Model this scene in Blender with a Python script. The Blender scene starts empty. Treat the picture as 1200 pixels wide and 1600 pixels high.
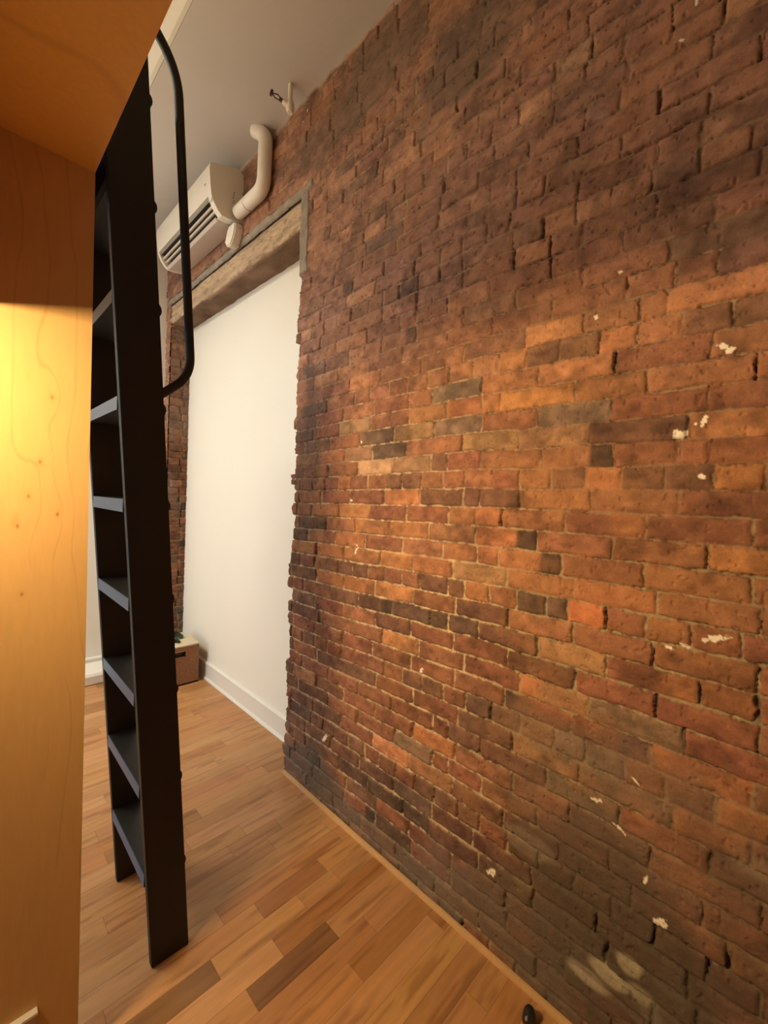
import bpy, bmesh, math, random
import numpy as np
from mathutils import Vector, Matrix
R_ = random.Random(7)
scene = bpy.context.scene
COL = scene.collection

# ---------------------------------------------------------------- camera
cam_d = bpy.data.cameras.new('camera')
cam_d.sensor_fit = 'HORIZONTAL'; cam_d.sensor_width = 36.0
cam_d.lens = 658.76 / 1200 * 36.0
cam_d.clip_start = 0.02
cam = bpy.data.objects.new('camera', cam_d); COL.objects.link(cam)
def cam_axes(yaw, pitch, roll):
    cy, sy = math.cos(yaw), math.sin(yaw)
    f = Vector((sy*math.cos(pitch), cy*math.cos(pitch), math.sin(pitch)))
    r = Vector((cy, -sy, 0)); u = r.cross(f)
    c, s = math.cos(roll), math.sin(roll)
    return c*r + s*u, -s*r + c*u, f
cr, cu, cf = cam_axes(.792448, -.0297168, .0413518)
M = Matrix((cr, cu, -cf)).transposed().to_4x4()
M.translation = Vector((0, 0, 1.65))
cam.matrix_world = M
scene.camera = cam

# ---------------------------------------------------------------- light and exposure
vs = scene.view_settings
vs.view_transform = 'Standard'; vs.look = 'None'; vs.gamma = 1; vs.use_curve_mapping = False
vs.exposure = 0.0
scene.cycles.max_bounces = 8; scene.cycles.diffuse_bounces = 5
world = bpy.data.worlds.new('world'); scene.world = world; world.use_nodes = True
world.node_tree.nodes['Background'].inputs[0].default_value = (.80, .74, .68, 1)
world.node_tree.nodes['Background'].inputs[1].default_value = 0.0
def area(name, loc, target, sx, sy, power, colour, spread=180):
    d = bpy.data.lights.new(name, 'AREA'); d.shape = 'RECTANGLE'
    d.size = sx; d.size_y = sy; d.energy = power; d.color = colour; d.spread = math.radians(spread)
    o = bpy.data.objects.new(name, d); COL.objects.link(o); o.location = loc
    v = Vector(target) - Vector(loc)
    o.rotation_euler = v.to_track_quat('-Z', 'Y').to_euler()
    return o
# warm lamp strip fixed under the kitchen cupboard, left of the camera
area('cupboard_lamp_light', (-.48, 1.20, 1.985), (-.48+1.0, 1.04, 1.985-.30), .16, .13, 35, (1.0, .71, .36), 150)
# ceiling lamp of the far half of the room
area('ceiling_lamp_light', (-1.5, 3.3, 3.80), (-1.5, 3.3, 0), 1.5, 1.5, 120, (1.0, .92, .79))
# cool light for the ladder edges; its unseen window is added
area('added_window_light', (-3.1, 2.9, 1.6), (0, 2.4, 1.5), 1.2, 1.5, 34, (.34, .62, 1.0))

# ---------------------------------------------------------------- helpers
def link(name, me, mat, parent=None):
    o = bpy.data.objects.new(name, me); COL.objects.link(o)
    if mat: 
        if not me.materials: me.materials.append(mat)
    if parent: o.parent = parent; 
    return o
def obj(name, bm, mat, parent=None, smooth=False, off=None):
    me = bpy.data.meshes.new(name)
    bmesh.ops.recalc_face_normals(bm, faces=bm.faces)
    bm.to_mesh(me); bm.free()
    if smooth:
        me.shade_smooth()
        me.set_sharp_from_angle(angle=math.radians(35))
    o = link(name, me, mat, parent)
    if parent:
        # vertices were given in world space: shift into the parent's space
        me.transform(parent.matrix_world.inverted() if off is None else off)
    return o
def thing(name, loc, label, cat, group=None):
    o = bpy.data.objects.new(name, None); COL.objects.link(o); o.location = loc
    o.empty_display_size = .1
    o.matrix_world = Matrix.Translation(Vector(loc))
    o['label'] = label; o['category'] = cat
    if group: o['group'] = group
    return o
def tag(o, label, cat, group=None):
    o['label'] = label; o['category'] = cat
    if group: o['group'] = group
    return o
def struct(o): o['kind'] = 'structure'; return o
def add_box(bm, x0, x1, y0, y1, z0, z1, bev=0, seg=2):
    b = bmesh.new()
    bmesh.ops.create_cube(b, size=1)
    for v in b.verts:
        v.co = Vector(((x0+x1)/2 + v.co.x*(x1-x0), (y0+y1)/2 + v.co.y*(y1-y0), (z0+z1)/2 + v.co.z*(z1-z0)))
    if bev: bmesh.ops.bevel(b, geom=b.edges[:], offset=bev, segments=seg, profile=.5, affect='EDGES')
    me = bpy.data.meshes.new('t'); b.to_mesh(me); b.free(); bm.from_mesh(me); bpy.data.meshes.remove(me)
def box(name, x0, x1, y0, y1, z0, z1, mat, parent=None, bev=0, seg=2):
    bm = bmesh.new(); add_box(bm, x0, x1, y0, y1, z0, z1, bev, seg)
    return obj(name, bm, mat, parent, smooth=bev > 0)
def add_prism(bm, pts, axis, a0, a1):
    """closed polygon pts (2D) extruded along axis 'x','y' or 'z' from a0 to a1"""
    def P(p, a):
        return {'x': (a, p[0], p[1]), 'y': (p[0], a, p[1]), 'z': (p[0], p[1], a)}[axis]
    A = [bm.verts.new(P(p, a0)) for p in pts]; B = [bm.verts.new(P(p, a1)) for p in pts]
    bm.faces.new(A); bm.faces.new(B[::-1]); n = len(pts)
    for i in range(n): bm.faces.new((A[i], B[i], B[(i+1) % n], A[(i+1) % n]))
def add_tube(bm, pts, r, n=16, caps=True):
    pts = [Vector(p) for p in pts]; rings = []
    rr = r if isinstance(r, (list, tuple)) else [r]*len(pts)
    up = None
    for i, p in enumerate(pts):
        t = (pts[min(i+1, len(pts)-1)] - pts[max(i-1, 0)]).normalized()
        if up is None:
            a = Vector((0, 0, 1)) if abs(t.z) < .9 else Vector((0, 1, 0))
            up = (a - t*a.dot(t)).normalized()
        else: up = (up - t*up.dot(t)).normalized()
        s = t.cross(up)
        rings.append([bm.verts.new(p + (up*math.cos(2*math.pi*k/n) + s*math.sin(2*math.pi*k/n))*rr[i]) for k in range(n)])
    for a, b in zip(rings, rings[1:]):
        for k in range(n): bm.faces.new((a[k], b[k], b[(k+1) % n], a[(k+1) % n]))
    if caps: bm.faces.new(rings[0][::-1]); bm.faces.new(rings[-1])
def smooth_path(pts, rad, seg=8):
    """polyline with rounded corners"""
    pts = [Vector(p) for p in pts]; out = [pts[0]]
    for a, b, c in zip(pts, pts[1:], pts[2:]):
        d1 = (a-b); d2 = (c-b); r = min(rad, d1.length*.49, d2.length*.49)
        p, q = b + d1.normalized()*r, b + d2.normalized()*r
        for k in range(seg+1):
            t = k/seg; out.append(p*(1-t)**2 + b*2*t*(1-t) + q*t*t)
    out.append(pts[-1]); return out

# ---------------------------------------------------------------- materials
def mat(name, colour=(.8, .8, .8), rough=.5, metal=0, spec=.5, noise=0, nscale=8, bump=0, bscale=60, emit=None, estr=0, coat=0):
    m = bpy.data.materials.new(name); m.use_nodes = True
    nt = m.node_tree; b = nt.nodes['Principled BSDF']
    b.inputs['Base Color'].default_value = (*colour, 1); b.inputs['Roughness'].default_value = rough
    b.inputs['Metallic'].default_value = metal; b.inputs['Specular IOR Level'].default_value = spec
    b.inputs['Coat Weight'].default_value = coat
    tc = nt.nodes.new('ShaderNodeTexCoord')
    if noise:
        n = nt.nodes.new('ShaderNodeTexNoise'); n.inputs['Scale'].default_value = nscale; n.inputs['Detail'].default_value = 6
        nt.links.new(tc.outputs['Object'], n.inputs['Vector'])
        r = nt.nodes.new('ShaderNodeMapRange'); r.inputs['To Min'].default_value = 1-noise; r.inputs['To Max'].default_value = 1+noise
        nt.links.new(n.outputs['Fac'], r.inputs['Value'])
        v = nt.nodes.new('ShaderNodeVectorMath'); v.operation = 'SCALE'; v.inputs[0].default_value = colour
        nt.links.new(r.outputs[0], v.inputs['Scale']); nt.links.new(v.outputs[0], b.inputs['Base Color'])
    if bump:
        n = nt.nodes.new('ShaderNodeTexNoise'); n.inputs['Scale'].default_value = bscale; n.inputs['Detail'].default_value = 5
        nt.links.new(tc.outputs['Object'], n.inputs['Vector'])
        k = nt.nodes.new('ShaderNodeBump'); k.inputs['Strength'].default_value = bump; k.inputs['Distance'].default_value = .004
        nt.links.new(n.outputs['Fac'], k.inputs['Height']); nt.links.new(k.outputs[0], b.inputs['Normal'])
    if emit:
        b.inputs['Emission Color'].default_value = (*emit, 1); b.inputs['Emission Strength'].default_value = estr
    return m
def attr_mat(name, rough=.85, spec=.3, fine=.18, fscale=240, bump=.5, bdist=.0016, stretch=(1, 1, 1), rough2=None, coat=0):
    """base colour from the mesh's colour attribute, with fine procedural grain on top"""
    m = bpy.data.materials.new(name); m.use_nodes = True
    nt = m.node_tree; b = nt.nodes['Principled BSDF']
    b.inputs['Roughness'].default_value = rough; b.inputs['Specular IOR Level'].default_value = spec
    b.inputs['Coat Weight'].default_value = coat; b.inputs['Coat Roughness'].default_value = .25
    at = nt.nodes.new('ShaderNodeAttribute'); at.attribute_name = 'col'
    tc = nt.nodes.new('ShaderNodeTexCoord'); mp = nt.nodes.new('ShaderNodeMapping'); mp.inputs['Scale'].default_value = stretch
    nt.links.new(tc.outputs['Object'], mp.inputs['Vector'])
    n = nt.nodes.new('ShaderNodeTexNoise'); n.inputs['Scale'].default_value = fscale; n.inputs['Detail'].default_value = 4; n.inputs['Roughness'].default_value = .65
    nt.links.new(mp.outputs[0], n.inputs['Vector'])
    r = nt.nodes.new('ShaderNodeMapRange'); r.inputs['From Min'].default_value = .25; r.inputs['From Max'].default_value = .75
    r.inputs['To Min'].default_value = 1-fine; r.inputs['To Max'].default_value = 1+fine; r.clamp = False
    nt.links.new(n.outputs['Fac'], r.inputs['Value'])
    v = nt.nodes.new('ShaderNodeVectorMath'); v.operation = 'SCALE'
    nt.links.new(at.outputs['Color'], v.inputs[0]); nt.links.new(r.outputs[0], v.inputs['Scale']); nt.links.new(v.outputs[0], b.inputs['Base Color'])
    k = nt.nodes.new('ShaderNodeBump'); k.inputs['Strength'].default_value = bump; k.inputs['Distance'].default_value = bdist
    nt.links.new(n.outputs['Fac'], k.inputs['Height']); nt.links.new(k.outputs[0], b.inputs['Normal'])
    return m
M_BRICK = attr_mat('brick', rough=.88, spec=.25, fine=.16, fscale=170, bump=.55, bdist=.0018)
M_FLOOR = attr_mat('oak_floor', rough=.38, spec=.4, fine=.10, fscale=14, bump=.06, bdist=.0008, stretch=(1, 16, 1))
M_MAPLE = attr_mat('maple_ply', rough=.40, spec=.4, fine=.05, fscale=12, bump=.04, bdist=.0005, stretch=(6, 6, 1))
M_BEAM = attr_mat('old_timber', rough=.9, spec=.2, fine=.25, fscale=60, bump=.6, bdist=.002, stretch=(3, 1, 3))
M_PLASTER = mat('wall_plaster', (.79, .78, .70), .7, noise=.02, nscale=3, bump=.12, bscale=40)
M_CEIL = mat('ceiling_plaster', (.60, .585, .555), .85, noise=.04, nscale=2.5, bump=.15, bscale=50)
M_TRIM = mat('white_trim', (.73, .72, .66), .45, noise=.02)
M_MORTAR = mat('grey_render', (.33, .28, .23), .95, noise=.25, nscale=14, bump=.9, bscale=60)
M_LADDER = mat('black_ladder_paint', (.008, .0068, .006), .6, noise=.15, nscale=20, bump=.05)
M_TREAD = mat('dark_tread', (.014, .014, .012), .42, noise=.2, nscale=14, bump=.08)
M_EDGE_SHEEN = mat('blue_sheen_paint', (.035, .095, .19), .4, noise=.25, nscale=40)  # cool light caught on the black tread edges, put into the colour
M_AC = mat('white_ac_plastic', (.80, .77, .69), .38, noise=.02)
M_AC2 = mat('ac_lower_plastic', (.58, .52, .45), .42, noise=.02)
M_DARK = mat('dark_slot', (.03, .028, .025), .6, noise=.1)
M_PIPE = mat('painted_pipe', (.78, .74, .65), .5, noise=.06, nscale=20, bump=.25, bscale=30)
M_WOODSTRIP = mat('light_wood_strip', (.55, .33, .15), .5, noise=.2, nscale=9, bump=.1)
M_CHROME = mat('chrome', (.6, .6, .6), .2, metal=1, noise=.02)
M_BLACK = mat('black_rubber', (.012, .012, .011), .35, noise=.1)
M_WHITEBOX = mat('cabinet_white', (.7, .66, .58), .5, noise=.02)

# ---------------------------------------------------------------- numpy noise and height fields
def hsh(ix, iy, s):
    h = (ix.astype(np.int64)*374761393 + iy.astype(np.int64)*668265263 + s*974634777) & 0xffffffff
    h = ((h ^ (h >> 13))*1274126177) & 0xffffffff
    return ((h ^ (h >> 16)) & 0xffffff)/float(0xffffff)
def vn(x, y, s=0):
    ix, iy = np.floor(x), np.floor(y); fx, fy = x-ix, y-iy
    fx = fx*fx*(3-2*fx); fy = fy*fy*(3-2*fy)
    a, b, c, d = hsh(ix, iy, s), hsh(ix+1, iy, s), hsh(ix, iy+1, s), hsh(ix+1, iy+1, s)
    return (a*(1-fx)+b*fx)*(1-fy) + (c*(1-fx)+d*fx)*fy
def fbm(x, y, s=0, o=4):
    t = 0; a = .5; n = 0
    for k in range(o):
        t = t + a*vn(x*2**k, y*2**k, s+k*17); n += a; a *= .5
    return t/n
def sst(a, b, x):
    t = np.clip((x-a)/(b-a), 0, 1); return t*t*(3-2*t)
def grid_mesh(name, P, C, material, parent=None, keep=None):
    """P: (n,m,3) points, C: (n,m,3) colours; one mesh with a colour attribute 'col'"""
    n, m = P.shape[:2]
    i, j = np.meshgrid(np.arange(n-1), np.arange(m-1), indexing='ij')
    a = (i*m+j); q = np.stack([a, a+1, a+m+1, a+m], -1).reshape(-1, 4)
    if keep is not None: q = q[keep.reshape(-1)]
    me = bpy.data.meshes.new(name)
    me.vertices.add(n*m); me.vertices.foreach_set('co', P.astype(np.float32).reshape(-1))
    me.loops.add(len(q)*4); me.loops.foreach_set('vertex_index', q.astype(np.int32).reshape(-1))
    me.polygons.add(len(q)); me.polygons.foreach_set('loop_start', np.arange(0, len(q)*4, 4, dtype=np.int32))
    me.update(calc_edges=True)
    ca = me.color_attributes.new('col', 'FLOAT_COLOR', 'POINT')
    ca.data.foreach_set('color', np.concatenate([C, np.ones((n, m, 1))], -1).astype(np.float32).reshape(-1))
    me.shade_smooth()
    me.materials.append(material)
    o = bpy.data.objects.new(name, me); COL.objects.link(o)
    if parent: o.parent = parent
    return o

# ---------------------------------------------------------------- the brick wall
# what is known of the coursing: per course (y0, y1, colour class) of single bricks, metres along the wall
SEEDS={2:'1.576,1.842,D',
3:'1.146,1.35,r;1.367,1.565,D',
4:'1.034,1.187,K;1.202,1.409,K;1.422,1.634,K;1.646,1.925,D;1.931,2.091,D',
5:'0.83,1.025,D;1.035,1.244,g;1.27,1.483,D;1.488,1.704,D;1.71,1.931,D;1.944,2.13,D',
6:'0.803,0.902,K;0.912,1.013,D;1.024,1.122,D;1.129,1.23,r;1.238,1.343,D;1.351,1.443,r;1.45,1.561,D;1.57,1.67,D;1.679,1.773,D;1.789,1.883,D;1.892,2,K;2.002,2.092,K',
7:'0.509,0.705,D;0.735,0.932,D;0.94,1.165,o;1.18,1.389,OO;1.4,1.634,r;1.639,1.864,D',
8:'0.583,0.801,o;0.812,0.956,r;0.956,1.035,r;1.05,1.257,g;1.262,1.502,r;1.513,1.739,r;1.744,2.024,D',
9:'0.48,0.68,r;0.68,0.924,o;0.933,1.151,O;1.166,1.382,r;1.391,1.617,r;1.628,1.85,D',
10:'0.339,0.562,g;0.574,0.816,D;0.834,0.965,D;0.965,1.045,r;1.055,1.281,r;1.285,1.505,r;1.515,1.741,r;1.744,1.992,r',
11:'0.045,0.207,O;0.252,0.457,g;0.467,0.688,t;0.706,0.922,D;0.934,1.155,or;1.16,1.385,r;1.389,1.62,D;1.63,1.852,D',
12:'0.006,0.116,O;0.122,0.227,r;0.236,0.331,r;0.337,0.443,g;0.445,0.545,g;0.552,0.661,t;0.665,0.777,D;0.786,0.89,D;0.892,0.998,r;1.003,1.107,D;1.113,1.217,D;1.224,1.337,o;1.344,1.44,r;1.448,1.551,r;1.559,1.651,r;1.666,1.758,r',
13:'-0.033,0.045,D;0.054,0.27,O;0.27,0.493,rP;0.5,0.725,Kr;0.736,0.946,r;0.957,1.173,r;1.186,1.415,r;1.424,1.641,r',
14:'-0.053,0.196,r;0.196,0.441,g;0.448,0.673,Ot;0.68,0.904,r;0.908,1.136,r;1.144,1.36,OO;1.369,1.601,r;1.611,1.829,o;1.84,2.103,D',
15:'0.043,0.263,r;0.31,0.489,r;0.496,0.72,D;0.961,1.182,r;1.189,1.408,D;1.416,1.65,o;1.66,1.886,r;1.896,2.142,D',
16:'0.051,0.168,r;0.177,0.397,rO;0.402,0.614,t;0.641,0.848,D;0.857,0.99,K;0.99,1.079,K;1.086,1.302,K;1.314,1.531,DK;1.54,1.754,D;1.764,1.998,r;2,2.105,r',
17:'-0.019,0.051,O;0.055,0.278,o;0.314,0.502,r;0.509,0.732,o;0.741,0.958,D;0.968,1.181,o;1.197,1.422,OO;1.43,1.647,O;1.649,1.888,O;1.89,2.134,D',
18:'0.013,0.087,r;0.092,0.194,r;0.196,0.301,o;0.31,0.408,r;0.429,0.523,OR;0.529,0.59,K;0.599,0.703,K;0.71,0.812,r;0.823,0.922,O;0.934,0.999,D;1.044,1.145,D;1.151,1.252,r;1.258,1.363,r;1.374,1.472,r;1.478,1.583,D;1.596,1.697,D;1.704,1.799,D;1.807,1.907,o;1.916,2.039,r;2.04,2.139,D',
19:'0.05,0.278,o;0.294,0.506,O;0.516,0.741,o;0.749,0.979,t;0.996,1.19,O;1.21,1.399,OO;1.433,1.662,O;1.67,1.897,O;1.913,2.135,o',
20:'-0.008,0.074,o;0.095,0.316,o;0.326,0.551,r;0.561,0.787,OK;0.801,0.873,O;0.924,1.031,o;1.036,1.256,o;1.261,1.503,r;1.509,1.732,O;1.747,1.977,o;1.986,2.148,K',
21:'-0.005,0.166,O;0.174,0.399,o;0.404,0.638,r;0.647,0.879,OK;0.895,1.114,o;1.123,1.344,O;1.355,1.578,O;1.585,1.812,o;1.813,2.061,K;2.061,2.144,o',
22:'-0.028,0.083,r;0.087,0.312,r;0.32,0.544,rO;0.553,0.775,o;0.782,0.884,O;0.884,1.011,o;1.015,1.245,r;1.255,1.467,r;1.489,1.708,O;1.728,1.948,O;1.963,2.09,r',
23:'0.002,0.241,r;0.252,0.469,o;0.481,0.714,o;0.72,0.87,D;0.87,0.942,D;0.953,1.166,D;1.178,1.384,OO;1.405,1.623,r;1.629,1.863,r;1.878,2.07,r',
24:'0.064,0.164,O;0.169,0.276,D;0.282,0.382,D;0.391,0.492,O;0.499,0.602,D;0.611,0.714,o;0.72,0.826,r;0.839,0.942,o;0.946,1.047,r;1.055,1.162,o;1.17,1.277,D;1.282,1.378,D;1.388,1.497,o;1.503,1.609,r;1.622,1.724,O;1.73,1.832,r;1.839,1.941,r;1.949,2.058,r;2.066,2.166,D',
25:'0.009,0.182,r;0.248,0.412,r;0.418,0.64,oK;0.648,0.875,o;0.885,1.028,r;1.028,1.114,D;1.122,1.331,t;1.341,1.572,T;1.583,1.802,r;1.802,2.023,r',
26:'0.012,0.229,O;0.229,0.488,D;0.488,0.723,t;0.731,0.963,t;1.022,1.252,o;1.262,1.473,K;1.478,1.681,t;1.693,1.906,O',
27:'0.043,0.189,r;0.202,0.425,r;0.43,0.659,g;0.664,0.88,o;0.928,1.105,g;1.108,1.335,t;1.339,1.569,K',
28:'-0.008,0.097,o;0.102,0.332,o;0.336,0.535,o;0.569,0.803,OO;0.808,0.883,O;0.883,1.044,O;1.055,1.248,o;1.491,1.721,t',
29:'0.041,0.19,o;0.198,0.422,r;0.432,0.659,OO;0.66,0.888,o;0.928,1.122,g;1.125,1.251,r',
30:'0.054,0.149,D;0.156,0.257,D;0.266,0.365,o;0.383,0.47,O;0.492,0.594,D;0.598,0.705,D;0.722,0.817,O;0.829,0.93,o;0.933,1.04,o;1.047,1.147,o;1.155,1.265,o;1.273,1.378,r;1.381,1.501,r;1.837,2.079,K',
31:'0.028,0.295,O;0.363,0.517,o;0.53,0.716,O;0.759,0.975,D;0.981,1.196,o;1.212,1.441,o;1.448,1.658,O',
32:'0.032,0.185,P;0.186,0.279,r;0.279,0.403,r;0.408,0.629,r;0.632,0.853,r;0.857,1.057,r;1.086,1.303,o;1.529,1.752,O',
33:'0.034,0.299,K;0.532,0.761,r;0.77,0.981,D;1.228,1.438,rK;1.556,1.677,o;1.677,1.866,D;1.866,2.109,K',
34:'0.198,0.42,D;0.42,0.637,r;0.642,0.868,r;0.873,1.064,O;1.232,1.327,r;1.327,1.541,r;1.555,1.781,O',
35:'0.336,0.543,D;0.643,0.774,O;1.231,1.435,O;1.455,1.673,O;1.673,1.918,D',
36:'0.135,0.239,O;0.241,0.352,D;0.46,0.565,O;0.568,0.671,O;0.68,0.783,D;0.786,0.996,r;1.004,1.111,r;1.111,1.225,r;1.225,1.338,K;1.437,1.538,r;1.547,1.668,K',
37:'0.24,0.342,r;0.383,0.56,r;0.566,0.796,r;0.798,0.892,r;1.002,1.106,r;1.106,1.248,r;1.494,1.71,O',
38:'0.438,0.676,o;0.678,0.774,r;0.9,0.995,D',
39:'0.782,0.888,r;0.926,1.13,O',
40:'0.448,0.553,P;1.127,1.328,r;1.35,1.578,K',
41:'1.319,1.442,o;1.447,1.594,O',
42:'0.67,0.784,O;1.001,1.097,r;1.117,1.221,D;1.221,1.325,D;1.561,1.707,r;1.707,1.783,O',
43:'0.542,0.658,t;0.866,0.95,o',
44:'1.244,1.475,O',
45:'1.287,1.515,O;1.779,1.904,D',
46:'1.905,2.04,O',
47:'1.359,1.484,D;1.484,1.563,D;1.699,1.845,K'}

PAL = {'OO': (.50, .205, .085), 'O': (.38, .150, .064), 'o': (.285, .120, .058), 'r': (.225, .085, .047), 'D': (.145, .070, .044),
       'K': (.088, .056, .040), 'k': (.045, .034, .028), 't': (.31, .165, .085), 'T': (.44, .25, .13), 'g': (.19, .125, .085), 'P': (.11, .052, .050), 'OR': (.52, .16, .065)}
XW = 1.40; PITCH = .0723; Y_EDGE = 2.14; Z_HEAD = 3.44; Y_FAR = 4.28; Y_END = 4.40; ZC = 3.95
def brick_rows():
    rows = {}
    for i in range(-1, 57):
        L = []
        s = SEEDS.get(i, '')
        for q in s.split(';') if s else []:
            a, b, c = q.split(','); L.append((float(a), float(b), c))
        L.sort(); out = []; pos = -2.5 + R_.uniform(0, .2); w0 = .113 if i % 6 == 0 else .226
        def fill(a, b):
            if b-a < .065: return
            n = max(1, round((b-a)/w0)); w = (b-a)/n
            cuts = [a] + [a+w*(k+R_.uniform(-.05, .05)) for k in range(1, n)] + [b]
            for p, q in zip(cuts, cuts[1:]):
                hz = i*PITCH
                c = R_.choices(['OO', 'O', 'o', 'r', 'D', 'K'], [0, 1.0, 4, 9, .9, .05] if hz > 2.1 else [0, .6, 3, 9, 3.2, .15] if hz > .9 else [0, .3, 2, 6, 6, .8])[0]
                if R_.random() < .06: c += 'K'
                out.append((p, q, c))
        for a, b, c in L:
            if a > pos:
                if a-pos < .065: a = pos
                else: fill(pos, a)
            out.append((max(a, pos), b, c)); pos = max(pos, b)
        fill(pos, 4.6)
        rows[i] = out
    return rows
ROWS = brick_rows()
def brick_field(y, z, flat=0.0):
    """height towards the room and colour of the wall at (y, z)"""
    shape = y.shape; y = y.ravel(); z = z.ravel()
    drop = .03*np.clip((y-.9)/1.1, 0, 1)
    zz = z + drop - .0106 + .012*sst(22*PITCH, 30*PITCH, z) + (fbm(y*3, z*2, 5, 2)-.5)*.012 + (fbm(y*14, z*14, 6, 2)-.5)*.006
    i = np.round(zz/PITCH).astype(int); i = np.clip(i, -1, 56)
    v = zz - i*PITCH
    yy = y + (fbm(y*20, z*20, 9, 2)-.5)*.010
    h = np.zeros_like(y); C = np.zeros((len(y), 3)); sd = np.ones_like(y); edge = np.zeros_like(y)
    proj = np.zeros_like(y); endk = np.zeros_like(y); jv = np.zeros_like(y)
    for k in range(-1, 57):
        m = i == k
        if not m.any(): continue
        B = ROWS[k]; y0 = np.array([b[0] for b in B]); y1 = np.array([b[1] for b in B])
        ym = yy[m]; j = np.clip(np.searchsorted(y0, ym, side='right')-1, 0, len(B)-1)
        rr = random.Random(k*77+5); cols = []; pr = []; ek = []; tl = []; jw = []
        for (a, b, c) in B:
            base = c if c in PAL else (c[:2] if c[:2] in PAL else c[0])
            rest = c[len(base):]
            col = np.array(PAL[base])*rr.uniform(.84, 1.16); col = col*np.array([1, rr.uniform(.93, 1.07), rr.uniform(.9, 1.1)])
            cols.append(col); pr.append(rr.uniform(-.0035, .0045)); tl.append(rr.uniform(-.02, .02)); jw.append(rr.uniform(.7, 1.4))
            ek.append({'K': 1, 'O': 2, 'P': 3, 'r': 4, 't': 5}.get(rest, 0))
        cols = np.array(cols); pr = np.array(pr); ek = np.array(ek); tl = np.array(tl); jw = np.array(jw)
        c0, c1 = y0[j], y1[j]; hw = (c1-c0)/2; u = ym-(c0+c1)/2
        lo = sst(2.0, 1.3, z[m]); jt = (.0022+.0012*lo)*jw[j]; jh = .0020+.0012*lo
        du = np.abs(u)-(hw-jt); dv = np.abs(v[m])-(PITCH/2-jh)
        rad = .007; qx = du+rad; qy = dv+rad
        s = np.minimum(np.maximum(qx, qy), 0) + np.hypot(np.maximum(qx, 0), np.maximum(qy, 0)) - rad
        sd[m] = s; proj[m] = pr[j] + tl[j]*u
        cc = cols[j].copy()
        # burnt or bright ends are the brick's own colour (the end nearer the camera has the smaller y)
        t = sst(.0, -.035, u) ; e = ek[j]
        far = sst(.02, -.02, -u)
        for code, tgt, w in ((1, (.03,.024,.02), sst(-.035, -.055, u)), (2, PAL['O'], sst(.0, -.05, u)), (3, PAL['P'], sst(.0, -.05, u)), (4, PAL['r'], sst(.05, -.02, u)), (5, PAL['t'], sst(.06, .03, u))):
            w = np.where(e == code, w, 0)[:, None]
            cc = cc*(1-w) + np.array(tgt)*w
        C[m] = cc; jv[m] = (du > dv)
    # ragged outline and chips
    sdn = sd + (fbm(y*48, z*60, 21, 3)-.5)*.011 + (fbm(y*160, z*160, 22, 2)-.5)*.003
    inside = sst(.0010, -.0025, sdn)
    low = sst(2.0, 1.3, z + (fbm(y*1.2, z*1.2, 31, 3)-.5)*1.0)          # recessed, paler joints in the lower half
    low = np.clip(low*.9+.1, 0, 1)
    smear = sst(.56-.10*(1-low), .72-.10*(1-low), fbm(y*4.5, z*5, 33, 3))*.85                     # places where mortar is flush with the bricks
    smear = np.maximum(smear, .8*sst(.95, .45, y)*sst(1.25, .8, z)*sst(.36, .56, fbm(y*6, z*6, 35, 3)))
    rough = (fbm(y*95, z*95, 41, 3)-.5)
    mort = -.0015 - .0035*low + rough*.005
    vj = jv*(1-inside)*sst(.56, .70, fbm(y*9, z*9, 44, 2))
    mort = mort - (.012-.005*sst(1.9, 2.3, z))*vj
    mort = mort*(1-smear) + (.001+rough*.003)*smear
    bh = .004 + proj + (fbm(y*26, z*26, 51, 3)-.5)*.0045 + (fbm(y*110, z*110, 52, 2)-.5)*.0016 - .0025*sst(-.012, .0, sd)
    pit = sst(.74, .80, fbm(y*75, z*75, 53, 2))*.004
    h = mort*(1-inside) + (bh-pit)*inside
    crk = np.exp(-((sdn-.0006)/.0011)**2)*sst(.44, .62, fbm(y*16, z*22, 47, 3))
    h = h - .0035*crk
    h = h + (fbm(y*1.1, z*1.1, 61, 3)-.5)*.022 + (fbm(y*5, z*5, 62, 2)-.5)*.006
    # colour
    nb = .50 + 1.0*fbm(y*30, z*36, 71, 4)
    blot = fbm(y*7, z*9, 72, 3)
    loc = np.array([.24, .105, .056])*(.8+.4*fbm(y*1.5, z*1.5, 76, 3))[:, None]
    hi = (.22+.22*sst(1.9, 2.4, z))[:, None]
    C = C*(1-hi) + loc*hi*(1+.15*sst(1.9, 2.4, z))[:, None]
    C = C*np.array([1.0, 1.07, 1.10])*(1+.26*sst(2.0, 2.5, z))[:, None]  # upper courses brightened in colour to stand in for room light
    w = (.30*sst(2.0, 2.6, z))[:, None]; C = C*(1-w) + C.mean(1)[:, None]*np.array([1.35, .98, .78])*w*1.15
    C = C*nb[:, None]
    w = sst(.54, .70, blot)[:, None]*.6
    C = C*(1-w) + C*np.array([.5, .5, .55])*w
    w = sst(.42, .28, blot)[:, None]*.30
    C = C*(1-w) + np.array([.34, .15, .065])*w
    # sparse dark firing specks
    w = (sst(.78, .86, fbm(y*120, z*120, 73, 2))*sst(.5, .65, fbm(y*5, z*5, 74, 2)))[:, None]*.5
    C = C*(1-w) + np.array([.05, .035, .03])*w
    mc = np.array([.50, .37, .215])*(.70+.6*fbm(y*60, z*60, 81, 3))[:, None]
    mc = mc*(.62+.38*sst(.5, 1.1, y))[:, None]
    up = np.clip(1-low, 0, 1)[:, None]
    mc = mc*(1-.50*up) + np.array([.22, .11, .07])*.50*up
    mc = mc*(1-.55*smear[:, None]) + C*.55*smear[:, None]
    mc = mc*(1-.6*vj[:, None])
    vis = sst(.002, -.002, sdn)[:, None]
    C = mc*(1-vis) + C*vis
    C = C*(1-.6*crk[:, None])
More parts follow.
